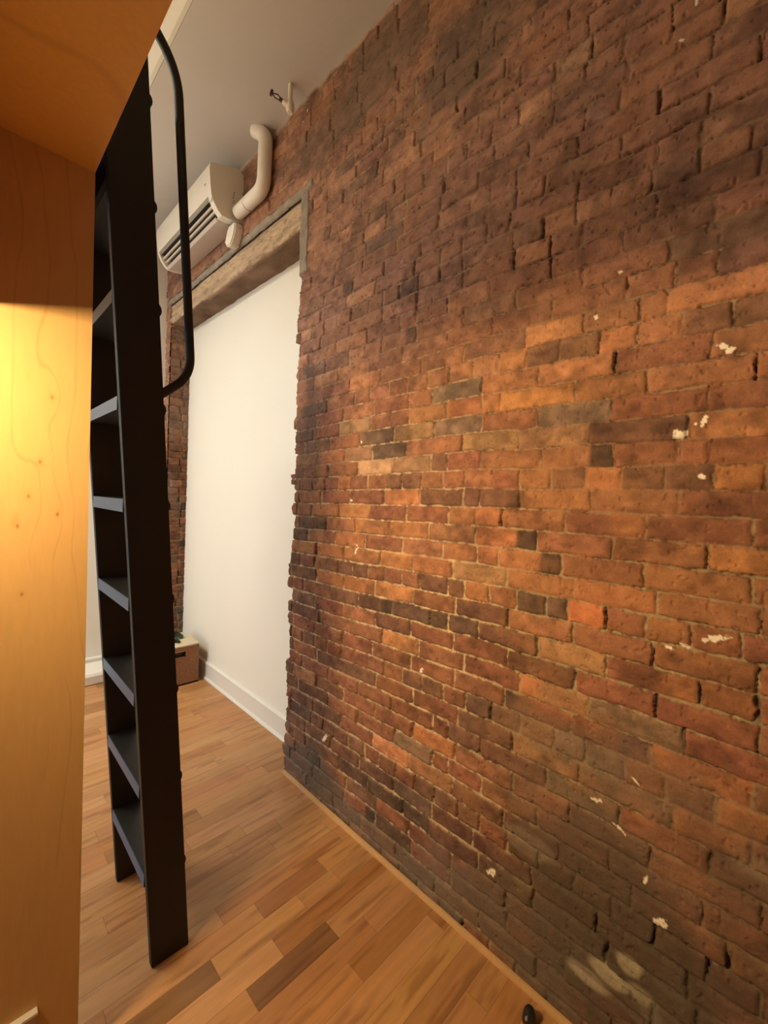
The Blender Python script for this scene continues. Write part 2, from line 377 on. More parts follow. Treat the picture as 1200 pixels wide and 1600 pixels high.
    # lime haze and dark stains; low near ones also paint the lamp's falloff
    def stain_or_falloff(cy, cz, ry, rz, col, k, s, sharp=.25):
        nonlocal C
        d = np.hypot((y-cy)/ry, (z-cz)/rz) + (fbm(y*6, z*6, s, 4)-.5)*1.1
        w = (sst(1.0, 1.0-sharp*2.2, d)*k)[:, None]
        C = C*(1-w) + np.array(col)*w*(.8+.4*fbm(y*30, z*30, s+3, 2))[:, None]
    for a in STAINS_AND_FALLOFF: stain_or_falloff(*a)
    w = (sst(3.915, 3.94, z+(fbm(y*12, z*6, 131, 3)-.5)*.05)*sst(1.2, 1.7, y)*.7)[:, None]
    C = C*(1-w) + np.array([.52, .44, .36])*w
    # flecks of old white paint
    for cy, cz, ry, rz, th in CHIPS:
        c, s_ = math.cos(th), math.sin(th)
        a_ = (y-cy)*c+(z-cz)*s_; b_ = -(y-cy)*s_+(z-cz)*c
        d = np.hypot(a_/ry, b_/rz) + (fbm(y*150, z*150, int(cy*1e3) % 97, 2)-.5)*1.3
        w = sst(1.0, .8, d)[:, None]*.9
        C = C*(1-w) + np.array([.82, .74, .62])*w
    return h.reshape(shape), np.clip(C, .005, .95).reshape(*shape, 3)
STAINS_AND_FALLOFF = [(.30, .30, .42, .34, (.095, .068, .050), .80, 341), (.80, .17, .40, .15, (.15, .105, .078), .70, 342), (.50, .62, .30, .20, (.15, .10, .072), .55, 343), (.12, .75, .2, .25, (.14, .085, .055), .5, 344),  # dark patches low and near also imitate the lamp's falloff
          (.35, .40, .30, .28, (.085, .060, .040), .72, 301), (.62, .22, .50, .22, (.11, .085, .060), .60, 302),
          (-.1, .55, .3, .5, (.10, .065, .042), .5, 312),
          (1.95, .14, .35, .22, (.10, .085, .070), .75, 303), (1.2, .06, 1.0, .09, (.13, .105, .075), .65, 304), (.45, .90, .42, .10, (.15, .10, .07), .5, 305),
          (.60, .48, .10, .05, (.22, .17, .12), .5, 306),
          (1.55, 3.75, .35, .25, (.13, .105, .08), .6, 307), (1.02, 3.42, .22, .22, (.11, .085, .065), .65, 308), (1.95, 3.62, .35, .2, (.12, .09, .065), .45, 309),
          (2.0, 1.9, .16, .5, (.08, .055, .042), .5, 310), (.1, 2.55, .30, .08, (.07, .040, .033), .45, 311)]
STAINS_AND_FALLOFF += [(.345, .243, .055, .03, (.38, .33, .22), .7, 320), (.29, .32, .035, .03, (.38, .33, .22), .65, 321), (.26, .26, .05, .03, (.34, .30, .2), .6, 322), (.40, .19, .06, .025, (.36, .31, .22), .6, 323), (.22, .22, .06, .05, (.22, .19, .13), .4, 324), (.035, .78, .07, .06, (.24, .17, .12), .5, 325)]
CHIPS = [(.165, 2.084, .012, .008, .3), (.150, 2.070, .012, .007, -.4), (.195, 1.896, .006, .014, .2), (.213, 1.890, .004, .005, 0), (.246, 1.863, .016, .012, 0),
         (.192, 1.746, .008, .006, 0), (.141, 1.323, .030, .009, -.45), (.242, 1.270, .010, .005, 0), (.205, 1.285, .014, .006, .3), (.404, .751, .016, .006, -.2),
         (.482, 2.243, .006, .009, 0), (.269, 3.03, .004, .012, .2), (1.111, .93, .008, .016, .5), (1.61, 1.638, .008, .005, 0), (1.56, 1.40, .006, .03, .3),
         (.34, .70, .02, .004, .5), (.30, .86, .012, .004, .6), (.26, .60, .004, .02, .3), (.22, .50, .012, .02, .8), (.74, .30, .014, .02, .7), (1.75, .36, .01, .03, .6), (2.136, 3.876, .007, .010, .3), (2.171, 3.829, .007, .009, .1),
         (.30, 2.95, .006, .006, 0), (.42, 2.36, .005, .006, 0), (1.55, 1.93, .006, .012, 0)]
# outline of the broken jamb: y of the wall's end at each height
_er = random.Random(11)
EDGE_OFF = [(-.012+_er.uniform(-.018, .028)) for _ in range(60)]
def jamb(z):
    i = np.clip(np.round((z+.03-.0106)/PITCH).astype(int), 0, 59)
    e = np.array(EDGE_OFF)[i]
    e = e*sst(3.05, 2.9, z)
    bulge = .045*np.exp(-((z-2.0)/.12)**2)*0 
    return Y_EDGE + e + (fbm(z*40, z*0, 91, 2)-.5)*.022*sst(3.1, 2.9, z) + np.where(np.abs(z-1.745) < .03, .045, 0)
zs = np.arange(0, ZC+.002, .0034)
ys = np.concatenate([np.arange(-2.4, -.35, .02), np.arange(-.35, .9, .0027), np.arange(.9, Y_EDGE-.06, .0038), np.linspace(Y_EDGE-.06, Y_EDGE, 18)])
Yg, Zg = np.meshgrid(ys, zs)
t = np.clip((Yg-(Y_EDGE-.06))/.06, 0, 1)
Yg = Yg + t*(jamb(Zg)-Y_EDGE)*np.where(Zg < Z_HEAD, 1, 0)
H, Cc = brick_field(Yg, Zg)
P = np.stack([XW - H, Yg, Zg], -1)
# turn the jamb edge round into the opening
lastP = P[:, -1:, :].copy(); lastC = Cc[:, -1:, :]
r1 = lastP.copy(); r1[..., 0] += .012; r1[..., 1] += .006
r2 = lastP.copy(); r2[..., 0] = 1.60
P = np.concatenate([P, r1, r2], 1); Cc = np.concatenate([Cc, lastC, lastC*.9], 1)
keep = np.ones((P.shape[0]-1, P.shape[1]-1), bool)
keep[(zs[:-1] >= Z_HEAD), -2:] = False
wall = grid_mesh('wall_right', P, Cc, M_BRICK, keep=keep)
struct(wall)
# wall over the opening
def patch(name, ya, yb, za, zb, step, xoff=0):
    yv = np.append(np.arange(ya, yb, step), yb); zv = np.append(np.arange(za, zb, step*.8), zb)
    Y, Z = np.meshgrid(yv, zv); h, c = brick_field(Y, Z)
    return struct(grid_mesh(name, np.stack([XW-h+xoff, Y, Z], -1), c, M_BRICK))
patch('wall_above', Y_EDGE, Y_END, Z_HEAD, ZC, .0065)
patch('wall_far', Y_FAR, Y_END, 0, Z_HEAD, .006)
# far reveal of the opening, facing the camera
xv = np.arange(1.40, 1.601, .005); zv = np.arange(0, 3.24, .005)
X, Z = np.meshgrid(xv, zv); h, c = brick_field(X*1.0+2.4, Z)
w = sst(.45, .62, fbm(X*5, Z*3.5, 127, 4))[..., None]*.4
c = c*.85*(1-w) + np.array([.19, .155, .12])*w*(.7+.6*fbm(X*30, Z*12, 123, 3))[..., None]
struct(grid_mesh('wall_reveal', np.stack([X, Y_FAR-h*1.3, Z], -1), c, M_BRICK))
# solid core behind the brick skin
bm = bmesh.new(); add_box(bm, XW+.03, 1.72, -2.4, Y_EDGE-.05, 0, ZC); add_box(bm, XW+.03, 1.72, Y_FAR+.03, Y_END, 0, ZC)
add_box(bm, XW+.03, 1.72, Y_EDGE-.05, Y_FAR+.03, Z_HEAD, ZC)
struct(obj('wall_core', bm, M_MORTAR))

# lintel: old timber over the opening, with a grey mortar border around it
zb0, zb1 = 3.205, 3.372
yv = np.arange(2.16, 4.34, .006)
prof = [(1.575, zb0), (1.53, zb0), (1.48, zb0+.002), (1.43, zb0-.002), (1.408, zb0+.004), (1.402, zb0+.014)] + [(1.400, zb0+.014+k*.006) for k in range(1, 25)] + [(1.402, zb1), (1.43, zb1+.004)]
PX = np.array([p[0] for p in prof]); PZ = np.array([p[1] for p in prof])
Yb, K = np.meshgrid(yv, np.arange(len(prof))); Xb = PX[K]; Zb = PZ[K]
front = (K >= 5)
n1 = fbm(Yb*4, (Zb+Xb)*40, 201, 4); n2 = fbm(Yb*18, (Zb+Xb)*60, 202, 3)
dx = (n1-.5)*.014 + (n2-.5)*.008
Xb2 = Xb - dx*np.where(front, 1, 0); Zb2 = Zb + np.where(~front, (fbm(Yb*8, Xb*18, 204, 3)-.5)*.016, 0) + np.where(K == 5, (fbm(Yb*12, Yb*0, 209, 3)-.5)*.02, 0)
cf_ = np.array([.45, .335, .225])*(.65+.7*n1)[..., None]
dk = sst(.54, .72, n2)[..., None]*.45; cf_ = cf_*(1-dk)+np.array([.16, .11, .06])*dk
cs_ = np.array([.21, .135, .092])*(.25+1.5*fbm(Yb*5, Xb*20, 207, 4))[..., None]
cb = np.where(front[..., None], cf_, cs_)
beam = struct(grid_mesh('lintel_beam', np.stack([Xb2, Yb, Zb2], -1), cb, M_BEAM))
bm = bmesh.new(); add_box(bm, 1.43, 1.60, 2.10, Y_FAR+.06, zb0+.02, zb1+.09)
struct(obj('lintel_core', bm, M_MORTAR))
def slab(name, ya, yb, za, zb, x0, seed, colour=(.30, .26, .21), ragged=.006):
    yv = np.linspace(ya, yb, max(6, int((yb-ya)/.006))); zv = np.linspace(za, zb, max(6, int((zb-za)/.006)))
    Y, Z = np.meshgrid(yv, zv); b = np.minimum(np.minimum(Y-ya, yb-Y), np.minimum(Z-za, zb-Z))
    e = sst(0, .008, b)
    Y2 = Y + (fbm(Y*20, Z*20, seed+4, 2)-.5)*ragged*2; Z2 = Z + (fbm(Y*20, Z*20, seed+5, 2)-.5)*ragged*2
    h = (fbm(Y*14, Z*14, seed, 4)-.5)*.012
    c = np.array(colour)*(.65+.7*fbm(Y*25, Z*25, seed+1, 4))[..., None]
    return struct(grid_mesh(name, np.stack([XW+.012-(x0+h+.012)*e, Y2, Z2], -1), c, M_BRICK))
slab('trim_1', 2.05, 4.38, 3.400, 3.452, .004, 401)
slab('trim_2', 2.075, 2.160, 2.93, 3.40, .007, 405, (.27, .225, .18), .008)

# ---------------------------------------------------------------- floor of oak strips running across the room
PW = .0848; YP0 = 1.318
FS = {}   # strips known by their end joints: row -> list of (x0, x1, tone)
def frow(y): return math.floor((y-YP0)/PW)
for x0, x1, y, tone in ((.836, 1.40, 1.28, 'd'), (.40, .836, 1.28, 'l'), (.69, 1.02, 1.19, 'dk'), (.25, .69, 1.19, 'm'), (1.178, 1.40, 1.28, 'd'), (.80, 1.178, 1.36, 'm'),
                        (.99, 1.40, 1.02, 'd'), (.45, .99, 1.02, 'm'), (.30, .642, 1.36, 'dk'), (.642, 1.0, 1.36, 'l'), (.855, 1.163, 1.43, 'd'), (1.163, 1.4, 1.43, 'm'), (.9, 1.148, 1.81, 'm'), (.55, .80, 2.02, 'd')):
    FS.setdefault(frow(y), []).append((x0, x1, tone))
TONE = {'l': (.50, .270, .115), 'm': (.45, .232, .092), 'd': (.36, .170, .062), 'dk': (.24, .120, .048), 'r': (.43, .205, .080)}
quads = []; cols = []
rf = random.Random(3)
for j in range(frow(-2.4), frow(Y_END)+1):
    ya, yb = YP0+j*PW, YP0+(j+1)*PW
    xa, xe = -3.2, 1.60
    pos = xa - rf.uniform(0, .6); segs = []
    known = sorted(FS.get(j, []))
    def fl(a, b):
        while a < b-.001:
            L = rf.choice((.28, .4, .5, .65, .9)) * rf.uniform(.8, 1.2)
            e = a+L
            if b-e < .15: e = b
            segs.append((a, e, rf.choices('lmdr', (4, 7, 1.2, 2.5))[0])); a = e
    for a, b, tn in known:
        if a > pos: fl(pos, a)
        segs.append((max(a, pos), b, tn)); pos = max(b, pos)
    fl(pos, xe)
    for a, b, tn in segs:
        g = .0004; c = np.array(TONE[tn])*rf.uniform(.92, 1.08)*np.array([1, rf.uniform(.95, 1.05), rf.uniform(.92, 1.08)])
        nx = max(2, int((min(b, xe)-max(a, xa))/.04))
        if min(b, xe)-max(a, xa) < .004: continue
        quads.append((max(a, xa)+g, min(b, xe)-g, ya+g, yb-g)); cols.append(c)
# fine strips carry their own grain: each plank is a small grid
V = []; F = []; CV = []
for (a, b, ya, yb), c in zip(quads, cols):
    vis = ya > .3 and b > .1
    nx = max(2, int((b-a)/(.006 if vis else .08))+1); ny = 9 if vis else 3
    xx, yy_ = np.meshgrid(np.linspace(a, b, nx), np.linspace(ya, yb, ny)); s = int(rf.random()*1e5)
    ph = fbm(xx*2.2+s, yy_*9+s*.37, 3, 3)
    gr = fbm(xx*5+s, yy_*150, 5, 3)
    ring = .5+.5*np.sin((yy_-ya)*260*rf.uniform(.3, .8)+ph*16)
    k = (.84+.20*gr+.10*ring)
    streak = sst(.60, .74, fbm(xx*3.5+s, yy_*70+s, 8, 3))*.34
    cc = c*k[..., None]*(1-streak[..., None]*np.array([.85, 1, 1.05]))
    base = len(V); zz = np.zeros_like(xx)
    V += np.stack([xx, yy_, zz], -1).reshape(-1, 3).tolist(); CV += cc.reshape(-1, 3).tolist()
    off = sum(1 for _ in ()) 
    ii, jj = np.meshgrid(np.arange(ny-1), np.arange(nx-1), indexing='ij'); q = (ii*nx+jj)
    F.append((base, np.stack([q, q+1, q+nx+1, q+nx], -1).reshape(-1, 4)))
Vn = np.array(V); Fn = np.concatenate([f+b for b, f in F])
me = bpy.data.meshes.new('floor'); me.vertices.add(len(Vn)); me.vertices.foreach_set('co', Vn.astype(np.float32).ravel())
me.loops.add(len(Fn)*4); me.loops.foreach_set('vertex_index', Fn.astype(np.int32).ravel())
me.polygons.add(len(Fn)); me.polygons.foreach_set('loop_start', np.arange(0, len(Fn)*4, 4, dtype=np.int32)); me.update(calc_edges=True)
ca = me.color_attributes.new('col', 'FLOAT_COLOR', 'POINT'); ca.data.foreach_set('color', np.concatenate([np.array(CV), np.ones((len(CV), 1))], 1).astype(np.float32).ravel())
me.materials.append(M_FLOOR); struct(link('floor', me, None))
struct(box('floor_base', -3.2, 1.72, -2.4, Y_END+.1, -.12, -.0015, mat('joint_dark', (.06, .035, .02), .8, noise=.1)))

# ---------------------------------------------------------------- room shell
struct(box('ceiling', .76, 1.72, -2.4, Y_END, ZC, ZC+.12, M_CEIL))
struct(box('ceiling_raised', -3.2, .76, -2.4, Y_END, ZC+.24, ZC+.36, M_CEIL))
bm = bmesh.new(); add_box(bm, .74, .758, -2.4, Y_END, ZC+.001, ZC+.24)
struct(obj('ceiling_step', bm, M_PLASTER))
struct(box('wall_end', -3.2, 1.72, Y_END, Y_END+.12, 0, ZC+.36, M_PLASTER))
struct(box('wall_left', -3.32, -3.2, -2.4, Y_END, 0, ZC+.36, M_PLASTER))
struct(box('wall_back', -3.2, 1.72, -2.52, -2.4, 0, ZC+.36, M_PLASTER))
struct(box('wall_inset', 1.575, 1.60, Y_EDGE-.02, Y_FAR+.02, 0, 3.26, M_PLASTER))
# white skirting of the inset wall: board, stepped moulding, quarter round
def skirting(name, axis, a0, a1, face, sign, h=.155):
    pr = [(0, 0), (.030, 0), (.030, .006), (.024, .016), (.016, .020), (.016, h-.028), (.020, h-.024), (.020, h-.012), (.012, h-.004), (.006, h), (0, h)]
    bm = bmesh.new()
    pts = [(face+sign*p[0], p[1]) for p in pr]
    add_prism(bm, pts, axis, a0, a1)
    return struct(obj(name, bm, M_TRIM))
skirting('baseboard_right', 'y', Y_EDGE+.01, Y_FAR, 1.575, -1)
skirting('baseboard_end', 'x', -3.2, 1.40, Y_END, -1, .15)
# low boxed-in pipe duct along the end wall
bm = bmesh.new()
add_prism(bm, [(Y_END, 0), (4.13, 0), (4.122, .012), (4.122, .075), (4.135, .095), (4.165, .105), (Y_END, .105)], 'x', -3.2, .98)
tag(obj('pipe_boxing', bm, M_TRIM), 'low white boxed ledge along the foot of the end wall', 'pipe cover')
# thin light wood strip along the foot of the bricks
bm = bmesh.new(); 
n = 60; pp = []
for k in range(n+1):
    yy_ = -2.3 + (2.115+2.3)*k/n
    pp.append((yy_, (fbm(np.array([yy_*2.]), np.array([0.]), 77, 2)[0]-.5)*.006))
for (ya, da), (yb, db) in zip(pp, pp[1:]):
    A = [bm.verts.new(p) for p in ((1.367+da, ya, 0), (1.367+da, ya, .009), (1.380+da, ya, .012), (1.388+da, ya, .012), (1.388+da, ya, 0))]
    B = [bm.verts.new(p) for p in ((1.367+db, yb, 0), (1.367+db, yb, .009), (1.380+db, yb, .012), (1.388+db, yb, .012), (1.388+db, yb, 0))]
    for i in range(5): bm.faces.new((A[i], B[i], B[(i+1) % 5], A[(i+1) % 5]))
bmesh.ops.remove_doubles(bm, verts=bm.verts, dist=1e-5)
bm.faces.new([v for v in bm.verts if abs(v.co.y-2.115) < 1e-4]) 
struct(obj('baseboard_brick', bm, M_WOODSTRIP))

# ---------------------------------------------------------------- maple divider panel and sleeping loft
def maple(U, Vv, seed, tone=(.62, .385, .150), knots=()):
    ph = fbm(U*1.6, Vv*.55, seed, 3) + .06*fbm(U*9, Vv*3, seed+2, 3)
    for (ku, kv) in knots:
        d = np.hypot((U-ku)/.035, (Vv-kv)/.075); ph = ph + .05*np.exp(-d*d)
    lv = (ph*16) % 1.0
    line = sst(.07, .0, np.minimum(lv, 1-lv))*sst(.42, .55, fbm(U*3, Vv*1.2, seed+9, 2))
    k = .93+.14*fbm(U*5, Vv*.8, seed+5, 4)
    c = np.array(tone)*k[..., None]*(1-.15*line[..., None]*np.array([.8, 1, 1.2]))
    for (ku, kv) in knots:
        d = np.hypot((U-ku)/.0035, (Vv-kv)/.006) + (fbm(U*300, Vv*300, 4, 2)-.5)*.5
        w = sst(1.25, .4, d)[..., None]*.75; c = c*(1-w)+np.array([.20, .09, .03])*w
        w = sst(4.5, 1, d)[..., None]*.22; c = c*(1-w)+np.array([.55, .28, .08])*w
    return c
LX = .256; PY = 1.40; LZ = 2.50
divider = thing('divider_panel', (-.5, PY+.01, 0), 'tall honey coloured maple panel with small knots standing under the loft edge', 'wood panel')
xs_ = np.concatenate([np.arange(-1.2, .04, .02), np.arange(.04, LX, .0022), [LX]]); zz_ = np.arange(0, LZ, .0035); zz_ = np.append(zz_, LZ)
X, Z = np.meshgrid(xs_, zz_)
KN = [(.150, 1.71), (.128, 1.62), (.188, 1.575), (.108, 1.545), (.118, 1.37), (.172, 1.88)]
C_ = maple(X, Z, 501, knots=KN)
P_ = np.stack([X, np.full_like(X, PY), Z], -1); P_ = P_ - np.array([-.5, PY+.01, 0])
grid_mesh('veneer_face', P_, C_, M_MAPLE, divider)
M_MAPLE2 = mat('maple_solid', (.68, .44, .18), .42, noise=.06, nscale=4)
box('core_board', -1.2, LX, PY+.0006, PY+.022, 0, LZ, M_MAPLE2, divider)
# white skirting at panel foot; dim face and lit top edge painted in
bm = bmesh.new(); add_box(bm, -1.2, .160, PY-.014, PY-.0005, 0, .236, .001)
struct(obj('baseboard_panel', bm, mat('dim_skirting_face', (.50, .36, .22), .5, noise=.06)))  # tan stands in for weak grazing light on the white face
bm = bmesh.new(); add_box(bm, -1.2, .163, PY-.020, PY-.0005, .2362, .244, .001)
struct(obj('lit_top_trim', bm, M_TRIM))  # added white strip for the brightly lit top edge

loft = thing('loft_bed_platform', (-.5, .4, LZ), 'maple plywood sleeping loft platform overhead at upper left', 'loft')
xs_ = np.append(np.arange(-1.2, LX, .008), LX); ys_ = np.append(np.arange(-1.6, 2.75, .012), 2.75)
X, Y = np.meshgrid(xs_, ys_)
C_ = maple(Y*.6, X*.9, 601, tone=(.88, .57, .18))
P_ = np.stack([X, Y, np.full_like(X, LZ)], -1)-np.array([-.5, .4, LZ])
grid_mesh('underside_sheet', P_[::-1], C_, M_MAPLE, loft)
box('edge_band', LX-.02, LX, -1.6, 2.75, LZ+.0004, LZ+.12, M_MAPLE2, loft, bev=.0015)
box('deck', -3.18, LX-.0202, -1.6, 2.75, LZ+.0006, LZ+.10, M_MAPLE2, loft)

# ---------------------------------------------------------------- kitchen wall cupboard with its lamp (left of the picture)
cup = thing('wall_cupboard', (-.4, 1.1, 2.07), 'maple wall cupboard hanging under the loft beside the panel', 'cupboard')
box('body', -1.15, .025, .85, PY-.001, 2.075, LZ-.001, M_MAPLE2, cup, bev=.002)
lamp = thing('cupboard_lamp', (-.48, 1.20, 2.06), 'slim warm lamp fixed under the wall cupboard', 'lamp')
box('lamp_housing', -.54, -.42, 1.10, 1.30, 2.045, 2.0745, M_WHITEBOX, lamp, bev=.003)
box('lamp_diffuser', -.53, -.43, 1.11, 1.29, 2.0385, 2.0448, mat('lamp_diffuser', (.9, .8, .6), .5, noise=.01, emit=(1, .6, .25), estr=6), lamp)
cl = thing('ceiling_lamp', (-1.5, 3.3, 3.95), 'square ceiling lamp over the far half of the room', 'lamp')
box('lamp_frame', -2.27, -.73, 2.53, 4.07, 3.83, 3.90, M_WHITEBOX, cl, bev=.004)
box('lamp_rod', -1.51, -1.49, 3.29, 3.31, 3.90, ZC+.24, M_WHITEBOX, cl)
box('lamp_diffuser', -2.25, -.75, 2.55, 4.05, 3.812, 3.829, mat('lamp_diffuser_2', (.9, .85, .75), .5, noise=.01, emit=(1, .84, .66), estr=5), cl)

# ---------------------------------------------------------------- loft ladder
lad = thing('loft_ladder', (.52, 1.74, 0), 'black wooden loft ladder with deep treads leaning past the maple panel', 'ladder')
def lx(z): return .4845 - .0692*z      # edge of the stiles that faces the loft
SW = .122; ZT = 3.22
def rx(z): return .6075 - .0662*z
for (ya, yb, nm) in ((1.508, 1.538, 'stile'), (1.955, 1.985, 'stile')):
    bm = bmesh.new()
    pts = [(lx(0), 0), (rx(0), 0), (rx(ZT)-.004, ZT), (lx(ZT), ZT)]
    add_prism(bm, pts, 'y', ya, yb)
    bmesh.ops.bevel(bm, geom=bm.edges[:], offset=.0025, segments=2, affect='EDGES')
    obj(nm, bm, M_LADDER, lad, smooth=True)
TZ = [.325+.323*k for k in range(9)]
for k, z in enumerate(TZ):
    bm = bmesh.new(); th = .042; x0 = lx(z)+.002; x1 = rx(z)
    pts = [(x0, z), (x0, z-th)]
    for a in range(7):      # rounded nosing towards the climber
        an = -math.pi/2 + math.pi*a/6
        pts.append((x1+.002+math.cos(an)*.013, z-th/2+math.sin(an)*th/2))
    add_prism(bm, pts, 'y', 1.5382, 1.9548)
    o = obj('tread', bm, M_TREAD, lad, smooth=True)
    if k > 5: continue  # upper treads lie in shade, so no blue sheen is added
    bm = bmesh.new(); add_box(bm, x0-.0025, x0-.0002, 1.5384, 1.9546, z-th, z-.0005)  # added strip that carries the painted blue sheen
    e = obj('edge_sheen', bm, M_EDGE_SHEEN, o, off=Matrix.Translation((-.52, -1.74, 0)))
# handrail on the near stile
bm = bmesh.new()
path = smooth_path([(.462, 1.523, 1.958), (.566, 1.523, 2.048), (.497, 1.523, 3.025), (.385, 1.523, 3.150)], .09, 10)
add_tube(bm, path, .0142, 18)
hr = obj('handrail', bm, M_LADDER, lad, smooth=True)
# plate that hooks the ladder to the loft edge
bm = bmesh.new(); add_box(bm, LX+.0005, .272, 1.512, 1.981, 2.55, 2.96, .002)
obj('hanging_plate', bm, M_LADDER, lad, smooth=True)

# ---------------------------------------------------------------- air conditioner over the opening
AY0, AY1 = 2.89, 3.95
ac = thing('air_conditioner', (1.40, 3.4, 3.55), 'white split air conditioner mounted on brick wall above the timber lintel', 'air conditioner')
def w2(d, z): return (XW-.004-d, z)
full = [(0, 3.55), (0, 3.872), (.045, 3.900), (.215, 3.842), (.236, 3.828), (.240, 3.80), (.232, 3.70), (.222, 3.628), (.205, 3.590), (.178, 3.552), (.150, 3.530), (.10, 3.530)]
cut = [(0, 3.55), (0, 3.872), (.045, 3.900), (.215, 3.842), (.236, 3.828), (.240, 3.80), (.232, 3.70), (.224, 3.638), (.150, 3.628), (.110, 3.585), (.142, 3.552), (.132, 3.530), (.10, 3.530)]
for nm, a, b, pf, m_ in (('end_cap', AY0, AY0+.05, full, M_AC), ('end_cap', AY1-.03, AY1, full, M_AC), ('casing', AY0+.0502, AY1-.0302, cut, M_AC)):
    bm = bmesh.new(); add_prism(bm, [w2(*p) for p in pf], 'y', a, b)
    obj(nm, bm, m_, ac, smooth=True)
ya, yb = AY0+.051, AY1-.031
bm = bmesh.new(); add_prism(bm, [w2(*p) for p in ((.210, 3.633), (.151, 3.626), (.111, 3.586), (.136, 3.560), (.141, 3.561), (.119, 3.586), (.155, 3.620), (.210, 3.627))], 'y', ya, yb)
obj('air_outlet', bm, M_DARK, ac)
bm = bmesh.new(); add_prism(bm, [w2(*p) for p in ((.226, 3.636), (.212, 3.637), (.209, 3.618), (.219, 3.620))], 'y', ya, yb)
obj('chrome_strip', bm, M_CHROME, ac)
for (d, z) in ((.186, 3.594), (.166, 3.572)):
    bm = bmesh.new(); add_prism(bm, [w2(d+.008, z+.007), w2(d-.006, z+.009), w2(d-.009, z-.001), w2(d+.002, z-.003)], 'y', ya, yb)
    obj('louvre', bm, M_AC2, ac)
bm = bmesh.new(); add_prism(bm, [w2(*p) for p in ((.160, 3.541), (.146, 3.5295), (.006, 3.5495), (.006, 3.543), (.147, 3.522), (.164, 3.537))], 'y', AY0+.07, AY1-.04)
obj('lower_panel', bm, M_AC2, ac)
box('rating_sticker', XW-.004-.2195, XW-.004-.2155, AY0+.006, AY0+.046, 3.600, 3.640, mat('sticker_white', (.75, .78, .80), .4, noise=.1, nscale=90), ac)
box('brand_plate', XW-.004-.2400, XW-.004-.2385, AY0+.06, AY0+.085, 3.715, 3.722, mat('brand_grey', (.35, .34, .33), .5, noise=.1), ac)
# smudge marks on the end cap
bm = bmesh.new()
rs = random.Random(5)
for k in range(9):
    d = .062+rs.uniform(-.015, .015)-k*.0005; z = 3.72-k*.014; 
    add_box(bm, XW-.004-d-.005, XW-.004-d+.005, AY0-.0006, AY0-.0001, z, z+.007)
obj('scuff_mark', bm, mat('scuff_grey', (.22, .21, .19), .7, noise=.4, nscale=200), ac)
# white duct that carries the refrigerant lines from the unit up into the ceiling
px_ = 1.350
bm = bmesh.new()
path = smooth_path([(px_, 2.862, 3.585), (px_-.002, 2.515, 3.583), (px_-.004, 2.505, 3.90), (px_-.04, 2.575, 3.952)], .075, 10)
add_tube(bm, path, .044, 20)
duct = thing('line_duct', (px_, 2.7, 3.57), 'white flexible duct curving from the air conditioner up to the ceiling', 'duct')
obj('duct_tube', bm, M_PIPE, duct, smooth=True)
for (ya_, z_) in ((2.513, 3.80), (2.72, 3.582)):
    bm = bmesh.new()
    if z_ > 3.7: add_tube(bm, [(px_-.004, ya_-.003, z_), (px_-.004, ya_-.003, z_+.006)],   .0450, 20)
    else: add_tube(bm, [(px_-.001, ya_, z_-.002), (px_-.001, ya_+.006, z_-.002)],   .0450, 20)
    obj('duct_joint', bm, M_PIPE, duct, smooth=True)
# drain line cover below the unit
bm = bmesh.new(); add_prism(bm, [(2.872, 3.525), (2.955, 3.525), (2.985, 3.505), (3.02, 3.43), (2.99, 3.395), (2.93, 3.385), (2.88, 3.44), (2.862, 3.49)], 'x', XW-.072, XW-.006)
bmesh.ops.bevel(bm, geom=bm.edges[:], offset=.008, segments=2, affect='EDGES')
tag(obj('drain_cover', bm, M_PIPE, smooth=True), 'small white elbow cover under the air conditioner\'s near end', 'pipe cover')

# sprinkler on its pipe by the ceiling
spr = thing('fire_sprinkler', (1.29, 2.15, ZC), 'small white pipe with a dark sprinkler head by the ceiling', 'sprinkler')
bm = bmesh.new(); add_tube(bm, [(1.295, 2.15, ZC), (1.295, 2.15, 3.87), (1.297, 2.15, 3.82)], .013, 14); obj('drop_pipe', bm, M_PIPE, spr, smooth=True)
bm = bmesh.new(); add_tube(bm, [(1.297, 2.15, 3.86), (1.297, 2.15, 3.845), (1.297, 2.15, 3.81), (1.297, 2.15, 3.795)], [.017, .022, .022, .016], 14)
add_tube(bm, [(1.297, 2.15, 3.83), (1.262, 2.17, 3.848)], [.018, .014], 12); obj('elbow_fitting', bm, M_PIPE, spr, smooth=True)
bm = bmesh.new(); add_tube(bm, [(1.262, 2.17, 3.848), (1.246, 2.179, 3.856)], .010, 12)
for s_ in (-1, 1): add_tube(bm, [(1.250, 2.177+s_*.008, 3.855), (1.230, 2.188+s_*.014, 3.866), (1.210, 2.200, 3.876)], .0032, 8)
add_tube(bm, [(1.212, 2.199, 3.875), (1.204, 2.203, 3.879)], .016, 14)
obj('sprinkler_head', bm, mat('dark_bronze', (.07, .035, .03), .4, metal=.6, noise=.1), spr, smooth=True)

